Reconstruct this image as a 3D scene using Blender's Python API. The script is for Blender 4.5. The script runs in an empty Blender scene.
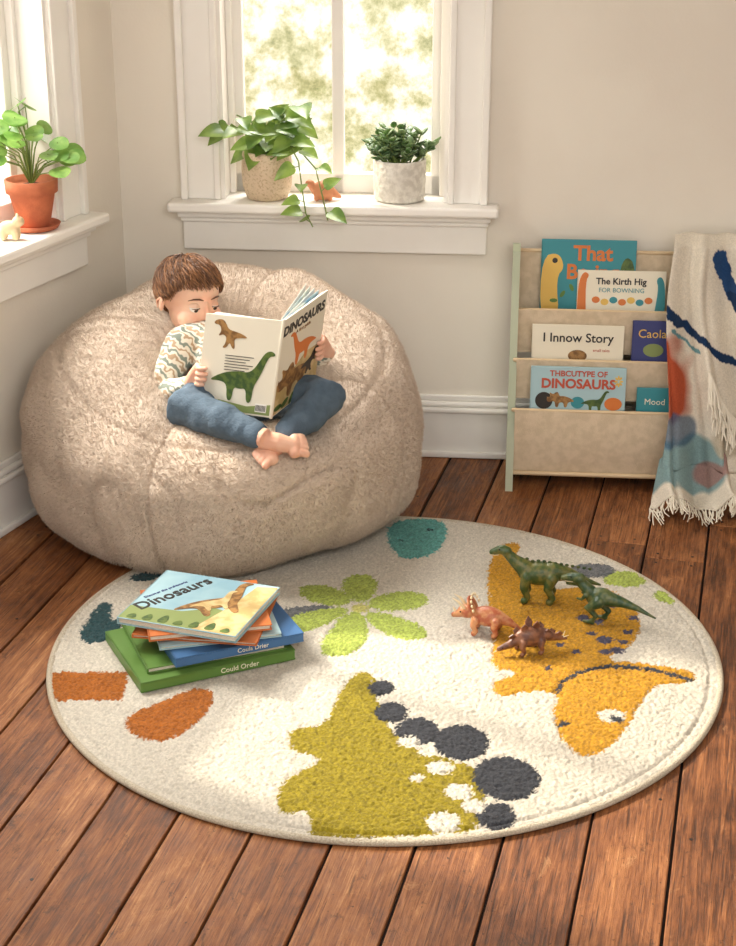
import bpy, math, random
import numpy as np
from mathutils import Vector, Matrix, noise
random.seed(7); np.random.seed(7)
V=Vector; pi=math.pi
SC=bpy.context.scene
SC.view_settings.view_transform='Standard'

def C(r,g,b):
    f=lambda c:(c/255/12.92) if c/255<=.04045 else ((c/255+.055)/1.055)**2.4
    return (f(r),f(g),f(b),1)

# ---------------------------------------------------------------- materials
def mat(name,col,rough=.6,col2=None,nscale=8,stretch=(1,1,1),bump=0,bscale=60,sheen=0,spec=.5,metal=0,ramp=(.4,.6),sss=0,attr=None,coat=0,bdist=.01):
    m=bpy.data.materials.new(name); m.use_nodes=True
    nt=m.node_tree; N=nt.nodes; L=nt.links; p=N['Principled BSDF']
    p.inputs['Base Color'].default_value=col; p.inputs['Roughness'].default_value=rough
    p.inputs['Specular IOR Level'].default_value=spec; p.inputs['Metallic'].default_value=metal
    p.inputs['Coat Weight'].default_value=coat
    if sheen: p.inputs['Sheen Weight'].default_value=sheen; p.inputs['Sheen Roughness'].default_value=.5
    if sss:
        p.inputs['Subsurface Weight'].default_value=sss; p.inputs['Subsurface Radius'].default_value=(.012,.005,.003); p.inputs['Subsurface Scale'].default_value=1
    tc=N.new('ShaderNodeTexCoord'); mp=N.new('ShaderNodeMapping'); mp.inputs['Scale'].default_value=stretch
    L.new(tc.outputs['Object'],mp.inputs['Vector'])
    src=None
    if attr:
        a=N.new('ShaderNodeAttribute'); a.attribute_name=attr; src=a.outputs['Color']
    if col2:
        n=N.new('ShaderNodeTexNoise'); n.inputs['Scale'].default_value=nscale; n.inputs['Detail'].default_value=4
        L.new(mp.outputs['Vector'],n.inputs['Vector'])
        r=N.new('ShaderNodeMapRange'); r.inputs['From Min'].default_value=ramp[0]; r.inputs['From Max'].default_value=ramp[1]
        L.new(n.outputs['Fac'],r.inputs['Value'])
        mx=N.new('ShaderNodeMix'); mx.data_type='RGBA'
        L.new(r.outputs['Result'],mx.inputs[0])
        mx.inputs[6].default_value=col; mx.inputs[7].default_value=col2
        if src:
            mx.blend_type='MULTIPLY'; L.new(src,mx.inputs[6])
        src=mx.outputs[2]
    if src: L.new(src,p.inputs['Base Color'])
    if bump:
        n2=N.new('ShaderNodeTexNoise'); n2.inputs['Scale'].default_value=bscale; n2.inputs['Detail'].default_value=3
        L.new(mp.outputs['Vector'],n2.inputs['Vector'])
        b=N.new('ShaderNodeBump'); b.inputs['Strength'].default_value=bump; b.inputs['Distance'].default_value=bdist
        L.new(n2.outputs['Fac'],b.inputs['Height']); L.new(b.outputs['Normal'],p.inputs['Normal'])
    return m

M_wall=mat('wall_paint',C(234,227,214),.85,C(229,221,208),2,bump=.05,bscale=120,spec=.2)
M_trim=mat('trim_paint',C(244,241,234),.4,C(240,236,229),3,spec=.4)
M_white=mat('paper_white',C(240,236,226),.6)
M_page=mat('pages',C(232,224,206),.8,C(210,200,180),200,(1,1,8))

# ---------------------------------------------------------------- mesh builder
class MB:
    def __init__(s): s.v=[];s.f=[];s.m=[];s.s=[];s.mats=[];s.M=Matrix.Identity(4);s.col={}
    def mi(s,m):
        if m not in s.mats: s.mats.append(m)
        return s.mats.index(m)
    def add(s,vs,fs,m,M=None,smooth=False):
        T=s.M@M if M is not None else s.M
        o=len(s.v); i=s.mi(m)
        s.v+= [tuple(T@V(v)) for v in vs]
        for f in fs: s.f.append(tuple(o+k for k in f)); s.m.append(i); s.s.append(smooth)
    def box(s,a,b,m,M=None,bev=0):
        x0,y0,z0=a;x1,y1,z1=b
        if bev<=0:
            vs=[(x0,y0,z0),(x1,y0,z0),(x1,y1,z0),(x0,y1,z0),(x0,y0,z1),(x1,y0,z1),(x1,y1,z1),(x0,y1,z1)]
            s.add(vs,[(0,3,2,1),(4,5,6,7),(0,1,5,4),(1,2,6,5),(2,3,7,6),(3,0,4,7)],m,M)
        else:
            import bmesh
            bm=bmesh.new(); bmesh.ops.create_cube(bm,size=1)
            for v in bm.verts: v.co=V(((x0+x1)/2+v.co.x*(x1-x0),(y0+y1)/2+v.co.y*(y1-y0),(z0+z1)/2+v.co.z*(z1-z0)))
            bmesh.ops.bevel(bm,geom=bm.edges[:],offset=bev,segments=2,affect='EDGES',profile=.5)
            bm.verts.index_update()
            s.add([tuple(v.co) for v in bm.verts],[tuple(v.index for v in f.verts) for f in bm.faces],m,M,False); bm.free()
    def prism(s,pts,z0,z1,m,M=None,smooth=False):
        n=len(pts); area=sum(pts[i][0]*pts[(i+1)%n][1]-pts[(i+1)%n][0]*pts[i][1] for i in range(n))
        if area<0: pts=pts[::-1]
        vs=[(p[0],p[1],z0) for p in pts]+[(p[0],p[1],z1) for p in pts]
        fs=[tuple(range(n))[::-1],tuple(range(n,2*n))]+[(i,(i+1)%n,n+(i+1)%n,n+i) for i in range(n)]
        s.add(vs,fs,m,M,smooth)
    def lathe(s,prof,m,M=None,seg=40,smooth=True,fn=None):
        vs=[];fs=[];n=len(prof)
        for r,z in prof:
            for k in range(seg):
                a=2*pi*k/seg; rr=r*(fn(a,z) if fn else 1); vs.append((rr*math.cos(a),rr*math.sin(a),z))
        for i in range(n-1):
            for k in range(seg):
                k2=(k+1)%seg; fs.append((i*seg+k,i*seg+k2,(i+1)*seg+k2,(i+1)*seg+k))
        fs.append(tuple(range(seg))[::-1]); fs.append(tuple((n-1)*seg+k for k in range(seg)))
        s.add(vs,fs,m,M,smooth)
    def tube(s,pts,rad,m,M=None,seg=10,cap=True,smooth=True):
        vs,fs=tube_geo(pts,rad,seg,cap); s.add(vs,fs,m,M,smooth)
    def ell(s,c,r,m,M=None,seg=20,rings=12,R=None):
        vs,fs=ell_geo(c,r,seg,rings,R); s.add(vs,fs,m,M,True)
    def text(s,body,size,m,M,align='CENTER',ext=.0004,bold=0):
        cu=bpy.data.curves.new('t','FONT'); cu.body=body; cu.size=size; cu.align_x=align; cu.extrude=ext; cu.offset=bold; cu.resolution_u=3; cu.space_line=.9
        ob=bpy.data.objects.new('t',cu); SC.collection.objects.link(ob); bpy.context.view_layer.update()
        me=ob.evaluated_get(bpy.context.evaluated_depsgraph_get()).to_mesh()
        s.add([tuple(v.co) for v in me.vertices],[tuple(p.vertices) for p in me.polygons],m,M)
        bpy.data.objects.remove(ob); bpy.data.curves.remove(cu)
    def blob(s,parts,m,M=None,voxel=.006,smooth=3,fac=.5):
        vs=[];fs=[]
        for g in parts:
            o=len(vs); vs+=g[0]; fs+=[tuple(o+k for k in f) for f in g[1]]
        me=bpy.data.meshes.new('b'); me.from_pydata([tuple(v) for v in vs],[],fs); ob=bpy.data.objects.new('b',me); SC.collection.objects.link(ob)
        r=ob.modifiers.new('r','REMESH'); r.mode='VOXEL'; r.voxel_size=voxel
        q=ob.modifiers.new('s','SMOOTH'); q.iterations=smooth; q.factor=fac
        bpy.context.view_layer.update()
        e=ob.evaluated_get(bpy.context.evaluated_depsgraph_get()).to_mesh()
        s.add([tuple(v.co) for v in e.vertices],[tuple(p.vertices) for p in e.polygons],m,M,True)
        bpy.data.objects.remove(ob); bpy.data.meshes.remove(me)
    def finish(s,name,parent=None,origin=None):
        me=bpy.data.meshes.new(name)
        o=V(origin) if origin else V((0,0,0))
        me.from_pydata([tuple(V(v)-o) for v in s.v],[],s.f)
        for m in s.mats: me.materials.append(m)
        me.polygons.foreach_set('material_index',s.m); me.polygons.foreach_set('use_smooth',s.s); me.update()
        ob=bpy.data.objects.new(name,me); ob.location=o; SC.collection.objects.link(ob)
        if parent:
            ob.parent=parent; ob.matrix_parent_inverse=Matrix.Translation(-parent.location)
        return ob
def group(name,loc):
    e=bpy.data.objects.new(name,None); e.location=loc; e.empty_display_size=.05; SC.collection.objects.link(e); return e

def tube_geo(pts,rad,seg=10,cap=True):
    P=[V(p) for p in pts]
    if not hasattr(rad,'__len__'): rad=[rad]*len(P)
    R=list(rad)
    if cap:
        d0=(P[0]-P[1]).normalized(); d1=(P[-1]-P[-2]).normalized()
        P=[P[0]+d0*R[0]*.98,P[0]+d0*R[0]*.8,P[0]+d0*R[0]*.45]+P+[P[-1]+d1*R[-1]*.45,P[-1]+d1*R[-1]*.8,P[-1]+d1*R[-1]*.98]
        R=[R[0]*.15,R[0]*.6,R[0]*.89]+R+[R[-1]*.89,R[-1]*.6,R[-1]*.15]
    vs=[];fs=[];n=len(P)
    t=(P[1]-P[0]).normalized(); up=V((0,0,1)) if abs(t.z)<.9 else V((1,0,0)); nrm=t.cross(up).normalized()
    for i in range(n):
        t=(P[min(i+1,n-1)]-P[max(i-1,0)]).normalized()
        nrm=(nrm-t*nrm.dot(t)).normalized(); b=t.cross(nrm)
        for k in range(seg):
            a=2*pi*k/seg; vs.append(P[i]+(nrm*math.cos(a)+b*math.sin(a))*R[i])
    for i in range(n-1):
        for k in range(seg):
            k2=(k+1)%seg; fs.append((i*seg+k,i*seg+k2,(i+1)*seg+k2,(i+1)*seg+k))
    fs.append(tuple(range(seg))[::-1]); fs.append(tuple((n-1)*seg+k for k in range(seg)))
    return vs,fs
def T(pts,rad,seg=14): return tube_geo(pts,rad,seg)
def ell_geo(c,r,seg=20,rings=12,R=None):
    c=V(c); vs=[V((0,0,-1))];fs=[]
    for i in range(1,rings):
        p=-pi/2+pi*i/rings
        for k in range(seg):
            a=2*pi*k/seg; vs.append(V((math.cos(p)*math.cos(a),math.cos(p)*math.sin(a),math.sin(p))))
    vs.append(V((0,0,1))); t=len(vs)-1
    for k in range(seg):
        k2=(k+1)%seg; fs.append((0,1+k2,1+k)); b=1+(rings-2)*seg; fs.append((b+k,b+k2,t))
    for i in range(rings-2):
        for k in range(seg):
            k2=(k+1)%seg; a=1+i*seg; fs.append((a+k,a+k2,a+seg+k2,a+seg+k))
    out=[]
    for v in vs:
        w=V((v.x*r[0],v.y*r[1],v.z*r[2]))
        if R is not None: w=R@w
        out.append(c+w)
    return out,fs
E=ell_geo
def frame(o,x,y):
    x=V(x).normalized(); y=V(y); z=x.cross(y).normalized(); y=z.cross(x)
    return Matrix(((x.x,y.x,z.x,o[0]),(x.y,y.y,z.y,o[1]),(x.z,y.z,z.z,o[2]),(0,0,0,1)))
def chaikin(p,n=2):
    for _ in range(n):
        q=[]
        for i in range(len(p)):
            a=p[i];b=p[(i+1)%len(p)]
            q.append((a[0]*.75+b[0]*.25,a[1]*.75+b[1]*.25)); q.append((a[0]*.25+b[0]*.75,a[1]*.25+b[1]*.75))
        p=q
    return p
def oval(cx,cy,rx,ry,n=24,rot=0):
    return [(cx+rx*math.cos(2*pi*k/n)*math.cos(rot)-ry*math.sin(2*pi*k/n)*math.sin(rot),cy+rx*math.cos(2*pi*k/n)*math.sin(rot)+ry*math.sin(2*pi*k/n)*math.cos(rot)) for k in range(n)]

# ---------------------------------------------------------------- camera (eye height 1.9 m, tilted 22 deg down)
cam=bpy.data.cameras.new('camera'); co=bpy.data.objects.new('camera',cam); SC.collection.objects.link(co)
cam.sensor_fit='VERTICAL'; cam.sensor_height=24; cam.lens=1634/946*24
co.location=(0,0,1.9); co.rotation_euler=(math.radians(68),0,0); SC.camera=co

# ---------------------------------------------------------------- room shell
FB=Matrix.Translation((0,4.88,0))@Matrix.Rotation(math.radians(-5),4,'Z')      # back wall: +x right, +y outdoors
FL=Matrix.Translation((-.754,4.946,0))@Matrix.Rotation(math.radians(67),4,'Z') # left wall: +x to the corner, +y outdoors
HC=2.6
def wall(name,F,x0,x1,ox0,ox1,z0,z1):
    B=MB(); B.M=F
    B.box((x0,0,0),(ox0,.2,HC),M_wall); B.box((ox1,0,0),(x1,.2,HC),M_wall)
    B.box((ox0,0,0),(ox1,.2,z0),M_wall); B.box((ox0,0,z1),(ox1,.2,HC),M_wall)
    return B.finish(name)
Z0,Z1=.785,2.15
wall('wall_back',FB,-.76,3.2,-.444,.240,Z0,Z1)
wall('wall_left',FL,-6.2,.02,-1.53,-.36,Z0,Z1)
B=MB(); B.box((2.7,-1.2,0),(2.9,5.0,HC),M_wall); B.finish('wall_right')
B=MB(); B.prism([(-3.5,-1.3),(3.0,-1.3),(3.0,4.95),(-.75,5.2),(-3.6,-.5)],HC,HC+.1,mat('ceiling_paint',C(238,235,228),.9)); B.finish('ceiling')

M_glass=bpy.data.materials.new('glass'); M_glass.use_nodes=True
nt=M_glass.node_tree; nt.nodes.clear(); o=nt.nodes.new('ShaderNodeOutputMaterial'); mx=nt.nodes.new('ShaderNodeMixShader'); tr=nt.nodes.new('ShaderNodeBsdfTransparent'); gl=nt.nodes.new('ShaderNodeBsdfGlossy'); gl.inputs['Roughness'].default_value=.02
mx.inputs[0].default_value=.04; nt.links.new(tr.outputs[0],mx.inputs[1]); nt.links.new(gl.outputs[0],mx.inputs[2]); nt.links.new(mx.outputs[0],o.inputs[0])

def window(name,F,x0,x1,mull):
    B=MB(); B.M=F; z0,z1=Z0,Z1; cw=.12; b=.004
    for a,c,s in ((x0-cw,x0,-1),(x1,x1+cw,1)):
        B.box((a,-.022,z0+.03),(c,.0,z1+cw),M_trim,bev=b)
        o0=a if s<0 else c-.022
        B.box((o0,-.038,z0+.03),(o0+.022,-.02,z1+cw),M_trim,bev=b)
        i0=c-.02 if s<0 else a
        B.box((i0,-.030,z0+.03),(i0+.02,-.02,z1),M_trim,bev=b)
        j0=c if s<0 else a-.012
        B.box((j0,-.012,z0+.03),(j0+.012,.19,z1),M_trim)
        k0=c+.012 if s<0 else a-.03
        B.box((k0,.075,z0+.03),(k0+.018,.10,z1),M_trim,bev=.003)
    B.box((x0-cw,-.022,z1),(x1+cw,0,z1+cw),M_trim,bev=b); B.box((x0-cw-.01,-.045,z1+cw),(x1+cw+.01,0,z1+cw+.03),M_trim,bev=b)
    B.box((x0,-.012,z1-.012),(x1,.19,z1),M_trim)
    sw=.045; y0,y1=.10,.14; X0=x0+.012; X1=x1-.012; zb=z0+.03
    B.box((X0,y0,zb),(X0+sw,y1,z1),M_trim,bev=b); B.box((X1-sw,y0,zb),(X1,y1,z1),M_trim,bev=b)
    B.box((X0,y0,zb),(X1,y1,zb+.06),M_trim,bev=b); B.box((X0,y0,z1-.06),(X1,y1,z1),M_trim,bev=b)
    for m in mull: B.box((m-.018,y0,zb),(m+.018,y1,z1),M_trim,bev=b)
    B.box((X0+.01,.118,zb+.03),(X1-.01,.121,z1-.03),M_glass)
    B.box((x0-cw-.035,-.085,z0),(x1+cw+.035,.0,z0+.03),M_trim,bev=.008); B.box((x0,-.01,z0),(x1,.2,z0+.03),M_trim)
    B.box((x0-cw-.012,-.052,z0-.022),(x1+cw+.012,0,z0),M_trim,bev=.007)
    B.box((x0-cw-.005,-.036,z0-.038),(x1+cw+.005,0,z0-.022),M_trim,bev=.005)
    B.box((x0-cw,-.024,z0-.125),(x1+cw,0,z0-.036),M_trim,bev=.004)
    return B.finish(name)
window('window_1',FB,-.444,.240,[-.10])
window('window_2',FL,-1.53,-.36,[-.95])
def base(name,F,x0,x1):
    B=MB(); B.M=F
    B.box((x0,-.018,0),(x1,0,.155),M_trim,bev=.003); B.box((x0,-.030,.150),(x1,0,.168),M_trim,bev=.006)
    B.box((x0,-.022,.168),(x1,0,.186),M_trim,bev=.007); B.box((x0,-.012,.186),(x1,0,.205),M_trim,bev=.004)
    B.box((x0,-.030,0),(x1,-.016,.022),M_trim,bev=.006); B.finish(name)
base('baseboard_back',FB,-.74,3.0); base('baseboard_left',FL,-6,-.0)

# floor planks
def floor():
    B=MB(); w=.165; rng=random.Random(3); cols=[]
    m=bpy.data.materials.new('old_pine_planks'); m.use_nodes=True; nt=m.node_tree;N=nt.nodes;L=nt.links;p=N['Principled BSDF']
    p.inputs['Specular IOR Level'].default_value=.38
    at=N.new('ShaderNodeAttribute'); at.attribute_name='plank'
    tc=N.new('ShaderNodeTexCoord'); 
    add=N.new('ShaderNodeVectorMath'); add.operation='MULTIPLY_ADD'; L.new(at.outputs['Color'],add.inputs[0]); add.inputs[1].default_value=(13,37,0); L.new(tc.outputs['Object'],add.inputs[2])
    def ns(scale,st,det=6,dist=0,rough=.6):
        mp=N.new('ShaderNodeMapping'); mp.inputs['Scale'].default_value=st; L.new(add.outputs[0],mp.inputs['Vector'])
        n=N.new('ShaderNodeTexNoise'); n.inputs['Scale'].default_value=scale; n.inputs['Detail'].default_value=det; n.inputs['Distortion'].default_value=dist; n.inputs['Roughness'].default_value=rough; L.new(mp.outputs[0],n.inputs['Vector']); return n.outputs['Fac']
    grain=ns(5,(12,.5,1),8,1.8); fine=ns(42,(9,.35,1),4); patch=ns(4.5,(1.4,.6,1),8,.8,.72); wear=ns(24,(1,.42,1),8,.5,.85); scr=ns(60,(3,.10,1),2,.3); blot=ns(14,(1.3,.6,1),7,.7,.8); pits=ns(120,(1,.6,1),3,0,.6)
    sep=N.new('ShaderNodeSeparateColor'); L.new(at.outputs['Color'],sep.inputs[0])
    def mth(op,a,b):
        n=N.new('ShaderNodeMath'); n.operation=op
        for i,x in enumerate((a,b)):
            if isinstance(x,(int,float)): n.inputs[i].default_value=x
            else: L.new(x,n.inputs[i])
        return n.outputs[0]
    val=mth('ADD',mth('MULTIPLY',grain,.85),mth('MULTIPLY',sep.outputs['Red'],.22))
    for s_,k_ in ((patch,.75),(fine,.50),(blot,.42)): val=mth('ADD',val,mth('MULTIPLY',mth('SUBTRACT',s_,.5),k_))
    cr=N.new('ShaderNodeValToRGB'); L.new(val,cr.inputs[0]); e=cr.color_ramp.elements
    e[0].position=.20; e[0].color=C(54,31,18); e[1].position=.90; e[1].color=C(204,152,102)
    for pos,c in ((.36,C(96,57,32)),(.50,C(130,80,46)),(.68,C(162,107,65))):
        q=e.new(pos); q.color=c
    def over(src,fac,c,lo,hi,amt):
        mx=N.new('ShaderNodeMix'); mx.data_type='RGBA'; L.new(src,mx.inputs[6]); mx.inputs[7].default_value=c
        mr=N.new('ShaderNodeMapRange'); L.new(fac,mr.inputs[0]); mr.inputs[1].default_value=lo; mr.inputs[2].default_value=hi; mr.inputs[4].default_value=amt; L.new(mr.outputs[0],mx.inputs[0]); return mx.outputs[2]
    c1=over(cr.outputs[0],wear,C(54,33,21),.56,.66,.8); c1=over(c1,scr,C(58,35,22),.62,.68,.7); c1=over(c1,blot,C(196,152,108),.60,.70,.5); c1=over(c1,pits,C(44,28,18),.66,.72,.8)
    L.new(c1,p.inputs['Base Color'])
    rr=N.new('ShaderNodeMapRange'); L.new(blot,rr.inputs[0]); rr.inputs[1].default_value=.35; rr.inputs[2].default_value=.65; rr.inputs[3].default_value=.36; rr.inputs[4].default_value=.64; L.new(rr.outputs[0],p.inputs['Roughness'])
    bm=N.new('ShaderNodeBump'); bm.inputs['Strength'].default_value=.55; bm.inputs['Distance'].default_value=.004; L.new(mth('SUBTRACT',val,mth('MULTIPLY',wear,.6)),bm.inputs['Height']); L.new(bm.outputs[0],p.inputs['Normal'])
    dark=mat('floor_gap',C(30,19,13),.9); nail=mat('nail',C(35,26,22),.5)
    x=-5.0
    while x<5.2:
        y=-2.6-rng.random()*3
        while y<6.0:
            l=rng.uniform(2.4,4.8); g=.0020+rng.random()*.0026; dz=-rng.random()*.0015
            n0=len(B.f); a=(x+g,y+.001,-.02);b=(x+w-g,y+l-.001,dz)
            B.box(a,b,m,bev=.0028); c=(rng.random(),rng.random(),rng.random())
            cols+= [c]*(len(B.f)-n0)
            y+=l
            n0=len(B.f)
            for nx in (x+.035,x+w-.035):
                for ny in (y-.03,y+.03,y-.03-l*.33,y-.03-l*.66): B.lathe([(.004,dz-.001),(.004,dz+.0006)],nail,Matrix.Translation((nx,ny,0)),seg=8,smooth=False)
            cols+=[(0,0,0)]*(len(B.f)-n0)
        x+=w
    n0=len(B.f); B.box((-5.2,-3,-.03),(5.3,6.2,-.012),dark); cols+=[(0,0,0)]*(len(B.f)-n0)
    ob=B.finish('floor'); ob.rotation_euler=(0,0,math.radians(-13.5))
    me=ob.data; ca=me.color_attributes.new('plank','FLOAT_COLOR','CORNER')
    arr=np.ones((len(me.loops),4),np.float32); i=0
    for p_,c in zip(me.polygons,cols):
        k=p_.loop_total; arr[i:i+k,:3]=c; i+=k
    ca.data.foreach_set('color',arr.ravel())
floor()

# ---------------------------------------------------------------- garden outside
def garden():
    m=bpy.data.materials.new('glowing_foliage'); m.use_nodes=True; nt=m.node_tree;N=nt.nodes;L=nt.links;N.clear()
    o=N.new('ShaderNodeOutputMaterial'); em=N.new('ShaderNodeEmission'); em.inputs[1].default_value=1.3; L.new(em.outputs[0],o.inputs[0])  # sunlight on the leaves is put into the emission colour
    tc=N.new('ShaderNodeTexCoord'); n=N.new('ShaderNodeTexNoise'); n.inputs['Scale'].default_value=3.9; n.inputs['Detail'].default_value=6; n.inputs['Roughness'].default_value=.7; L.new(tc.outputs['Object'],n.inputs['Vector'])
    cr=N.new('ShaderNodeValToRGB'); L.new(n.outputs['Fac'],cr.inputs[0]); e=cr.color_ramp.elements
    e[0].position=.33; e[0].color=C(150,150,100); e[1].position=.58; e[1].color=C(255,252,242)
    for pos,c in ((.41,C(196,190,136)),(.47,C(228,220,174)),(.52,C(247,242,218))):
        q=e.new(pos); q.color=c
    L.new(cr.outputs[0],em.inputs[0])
    B=MB(); vs=[];fs=[];n=40
    for i in range(n+1):
        a=math.radians(60+150*i/n); vs+=[(-.5+5.5*math.cos(a),4+5.5*math.sin(a),-2.5),(-.5+5.5*math.cos(a),4+5.5*math.sin(a),2.6)]
    for i in range(n): fs.append((2*i,2*i+2,2*i+3,2*i+1))
    B.add(vs,fs,m,None,True); B.finish('garden_backdrop')  # curved backdrop sheet that glows with painted daylight, no hedge is modelled
garden()

# ---------------------------------------------------------------- rug
RX,RY,RR=.04,3.53,.800
def trace(px,py):   # rectifies the perspective tracing of the flat rug artwork to metres on the floor
    u=(px-368)/1634;v=(py-473)/1634; t=1.887/(.3746+.9272*v)
    return (u*t,t*(.9272-.3746*v))
def rug():
    st=.0040; n=int(RR/st)+1
    g=np.arange(-n,n+1)*st; X,Y=np.meshgrid(g,g,indexing='ij'); dist=np.hypot(X,Y)
    xs=X.ravel()+RX; ys=Y.ravel()+RY
    jx=xs+np.random.normal(0,.0034,xs.shape); jy=ys+np.random.normal(0,.0034,xs.shape)
    cream=np.array(C(224,216,200)[:3]); col=np.tile(cream,(len(xs),1)); reg=np.zeros(len(xs),int)
    def pip(poly):
        ins=np.zeros(len(xs),bool); k=len(poly)
        for i in range(k):
            x1,y1=poly[i];x2,y2=poly[(i+1)%k]
            if y1==y2: continue
            c=((y1>jy)!=(y2>jy))&(jx<(x2-x1)*(jy-y1)/(y2-y1)+x1); ins^=c
        return ins
    idx=[0]
    def fill(px,c,sm=2):
        idx[0]+=1; p=[trace(*q) for q in px]
        if sm: p=chaikin(p,sm)
        k=pip(p); col[k]=C(*c)[:3]; reg[k]=idx[0]
    def dot(px,py,r,c,ry=None):
        idx[0]+=1; cx,cy=trace(px,py); a=r/395; b=(ry or r)/395
        k=((jx-cx)/a)**2+((jy-cy)/b)**2<1; col[k]=C(*c)[:3]; reg[k]=idx[0]
    TEAL=(104,172,164);DT=(52,82,86);LG=(176,192,92);GR=(116,118,120);OR=(180,106,42);OL=(154,138,38);DK=(60,62,68);YE=(204,150,42);W=(228,221,206)
    fill([(385,535),(392,522),(420,516),(447,522),(446,540),(436,553),(415,560),(395,556)],TEAL); dot(430,530,4,DT);dot(400,540,3,DT)
    fill([(275,608),(335,604),(332,616),(290,624),(276,618)],GR)
    for px in ([(352,602),(340,588),(346,575),(372,574),(380,586),(368,602)],[(362,604),(380,594),(412,590),(432,598),(420,609),(385,612)],
      [(362,610),(395,615),(426,628),(428,639),(402,641),(372,628)],[(345,612),(364,612),(370,634),(358,652),(332,658),(317,650),(328,632)],
      [(356,606),(332,622),(302,634),(276,634),(278,622),(312,610)],[(356,604),(330,606),(304,600),(296,588),(318,583),(342,590)]): fill(px,LG)
    dot(360,608,9,(210,206,120))
    fill([(50,672),(128,672),(122,700),(50,700)],OR,0)
    fill([(122,724),(134,712),(158,703),(185,690),(206,688),(215,694),(208,712),(192,728),(168,741),(140,740)],OR,1)
    fill([(78,640),(85,622),(100,602),(114,604),(108,618),(124,622),(116,636),(95,644)],DT); fill([(122,580),(145,569),(170,572),(150,582)],DT)
    fill([(277,812),(279,790),(286,778),(312,766),(322,758),(296,752),(288,744),(290,728),(325,726),(336,700),(346,682),(360,671),(374,674),(376,700),(392,735),(420,750),(450,760),(478,768),(486,800),(480,830),(430,834),(330,838),(308,838),(312,822),(305,808),(290,814)],OL,1)
    for a,b,r in ((381,688,12),(391,712,15),(417,731,19),(461,742,24),(506,778,28),(496,816,16)): dot(a,b,r,DK,r*1.2)
    for a,b,r in ((408,742,9),(440,768,11),(459,792,12),(428,752,8),(474,806,10),(443,822,14),(418,778,6)): dot(a,b,r,W)
    fill([(488,565),(498,545),(522,541),(514,562),(540,590),(600,586),(630,600),(642,622),(634,645),(600,660),(650,664),(696,671),(692,683),(655,684),(640,702),(622,737),(590,759),(566,748),(552,715),(560,694),(530,690),(495,699),(492,682),(522,672),(490,668),(494,640),(488,600)],YE,1)
    sm=((556,694),(563,682),(575,674),(592,669),(612,666),(640,668),(668,673),(692,681))
    for a,b in zip(sm,sm[1:]):
        d=V((b[0]-a[0],b[1]-a[1])).normalized(); q=(-d.y*1.8,d.x*1.8); fill([(a[0]+q[0],a[1]+q[1]),(b[0]+q[0],b[1]+q[1]),(b[0]-q[0],b[1]-q[1]),(a[0]-q[0],a[1]-q[1])],DK,0)
    dot(612,716,12,W);dot(617,719,6,DK);dot(563,724,5,DK)
    for a,b,r in ((583,618,7),(604,640,8),(618,650,7),(628,632,6),(598,622,6),(560,645,5),(612,606,5),(575,652,5),(634,618,5),(592,634,5),(606,652,6),(622,642,5),(548,668,4)): dot(a,b,r,(84,80,98))
    fill([(598,582),(612,571),(640,570),(650,580),(630,589)],LG); fill([(650,596),(662,588),(682,598),(668,605)],LG); fill([(560,572),(580,563),(612,565),(616,574),(590,579)],GR)
    nr=np.random.rand(len(xs)); shade=(.62+.58*nr); isc=reg==0; shade[isc]=.80+.22*nr[isc]
    col=col*shade[:,None]
    R2=reg.reshape(X.shape); edge=np.zeros(X.shape,bool)
    edge[1:]|=R2[1:]!=R2[:-1]; edge[:,1:]|=R2[:,1:]!=R2[:,:-1]
    Z=.0105+.0060*np.random.rand(*X.shape)-.0026*edge+(R2>0)*.0008
    Z=np.where(dist>RR-.022,Z-.002,Z)
    Z=np.where((dist>RR-.026)&(dist<RR-.018),.009,Z)
    keep=dist<RR+.002; nk=int(keep.sum()); ids=-np.ones(X.shape,int); ids[keep]=np.arange(nk)
    vv=np.stack([X[keep]+np.random.normal(0,.0007,nk),Y[keep]+np.random.normal(0,.0007,nk),Z[keep]],1)
    a=ids[:-1,:-1];b=ids[1:,:-1];c=ids[1:,1:];d=ids[:-1,1:]; ok=(a>=0)&(b>=0)&(c>=0)&(d>=0)
    F=np.stack([a[ok],b[ok],c[ok],d[ok]],1)
    me=bpy.data.meshes.new('pile'); me.from_pydata(vv.tolist(),[],F.tolist())
    ca=me.color_attributes.new('pattern','FLOAT_COLOR','POINT'); arr=np.ones((len(vv),4),np.float32); arr[:,:3]=col[keep.ravel()]; ca.data.foreach_set('color',arr.ravel())
    me.polygons.foreach_set('use_smooth',[True]*len(F))
    m=mat('rug_pile',(1,1,1,1),.95,(.82,.82,.82,1),160,bump=.7,bscale=420,attr='pattern',sheen=.1,spec=.1,bdist=.004); me.materials.append(m)
    g=group('round_rug',(RX,RY,0)); ob=bpy.data.objects.new('pile',me); SC.collection.objects.link(ob); ob.parent=g
    B=MB(); mb=mat('rug_binding',C(206,196,176),.9,C(182,170,148),300,bump=.6,bscale=300); n=300
    vs=[];fs=[]
    for i in range(n):
        A=2*pi*i/n
        for k in range(10):
            q=2*pi*k/10; rr=RR+.003+.008*math.cos(q); vs.append((RX+rr*math.cos(A),RY+rr*math.sin(A),.0075+.0072*math.sin(q)))
    for i in range(n):
        for k in range(10):
            i2=(i+1)%n;k2=(k+1)%10; fs.append((i*10+k,i2*10+k,i2*10+k2,i*10+k2))
    B.add(vs,fs,mb,None,True); B.lathe([(RR,.0005),(RR,.006)],mb,Matrix.Translation((RX,RY,0)),seg=120)
    B.finish('binding',g)
rug()

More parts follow.
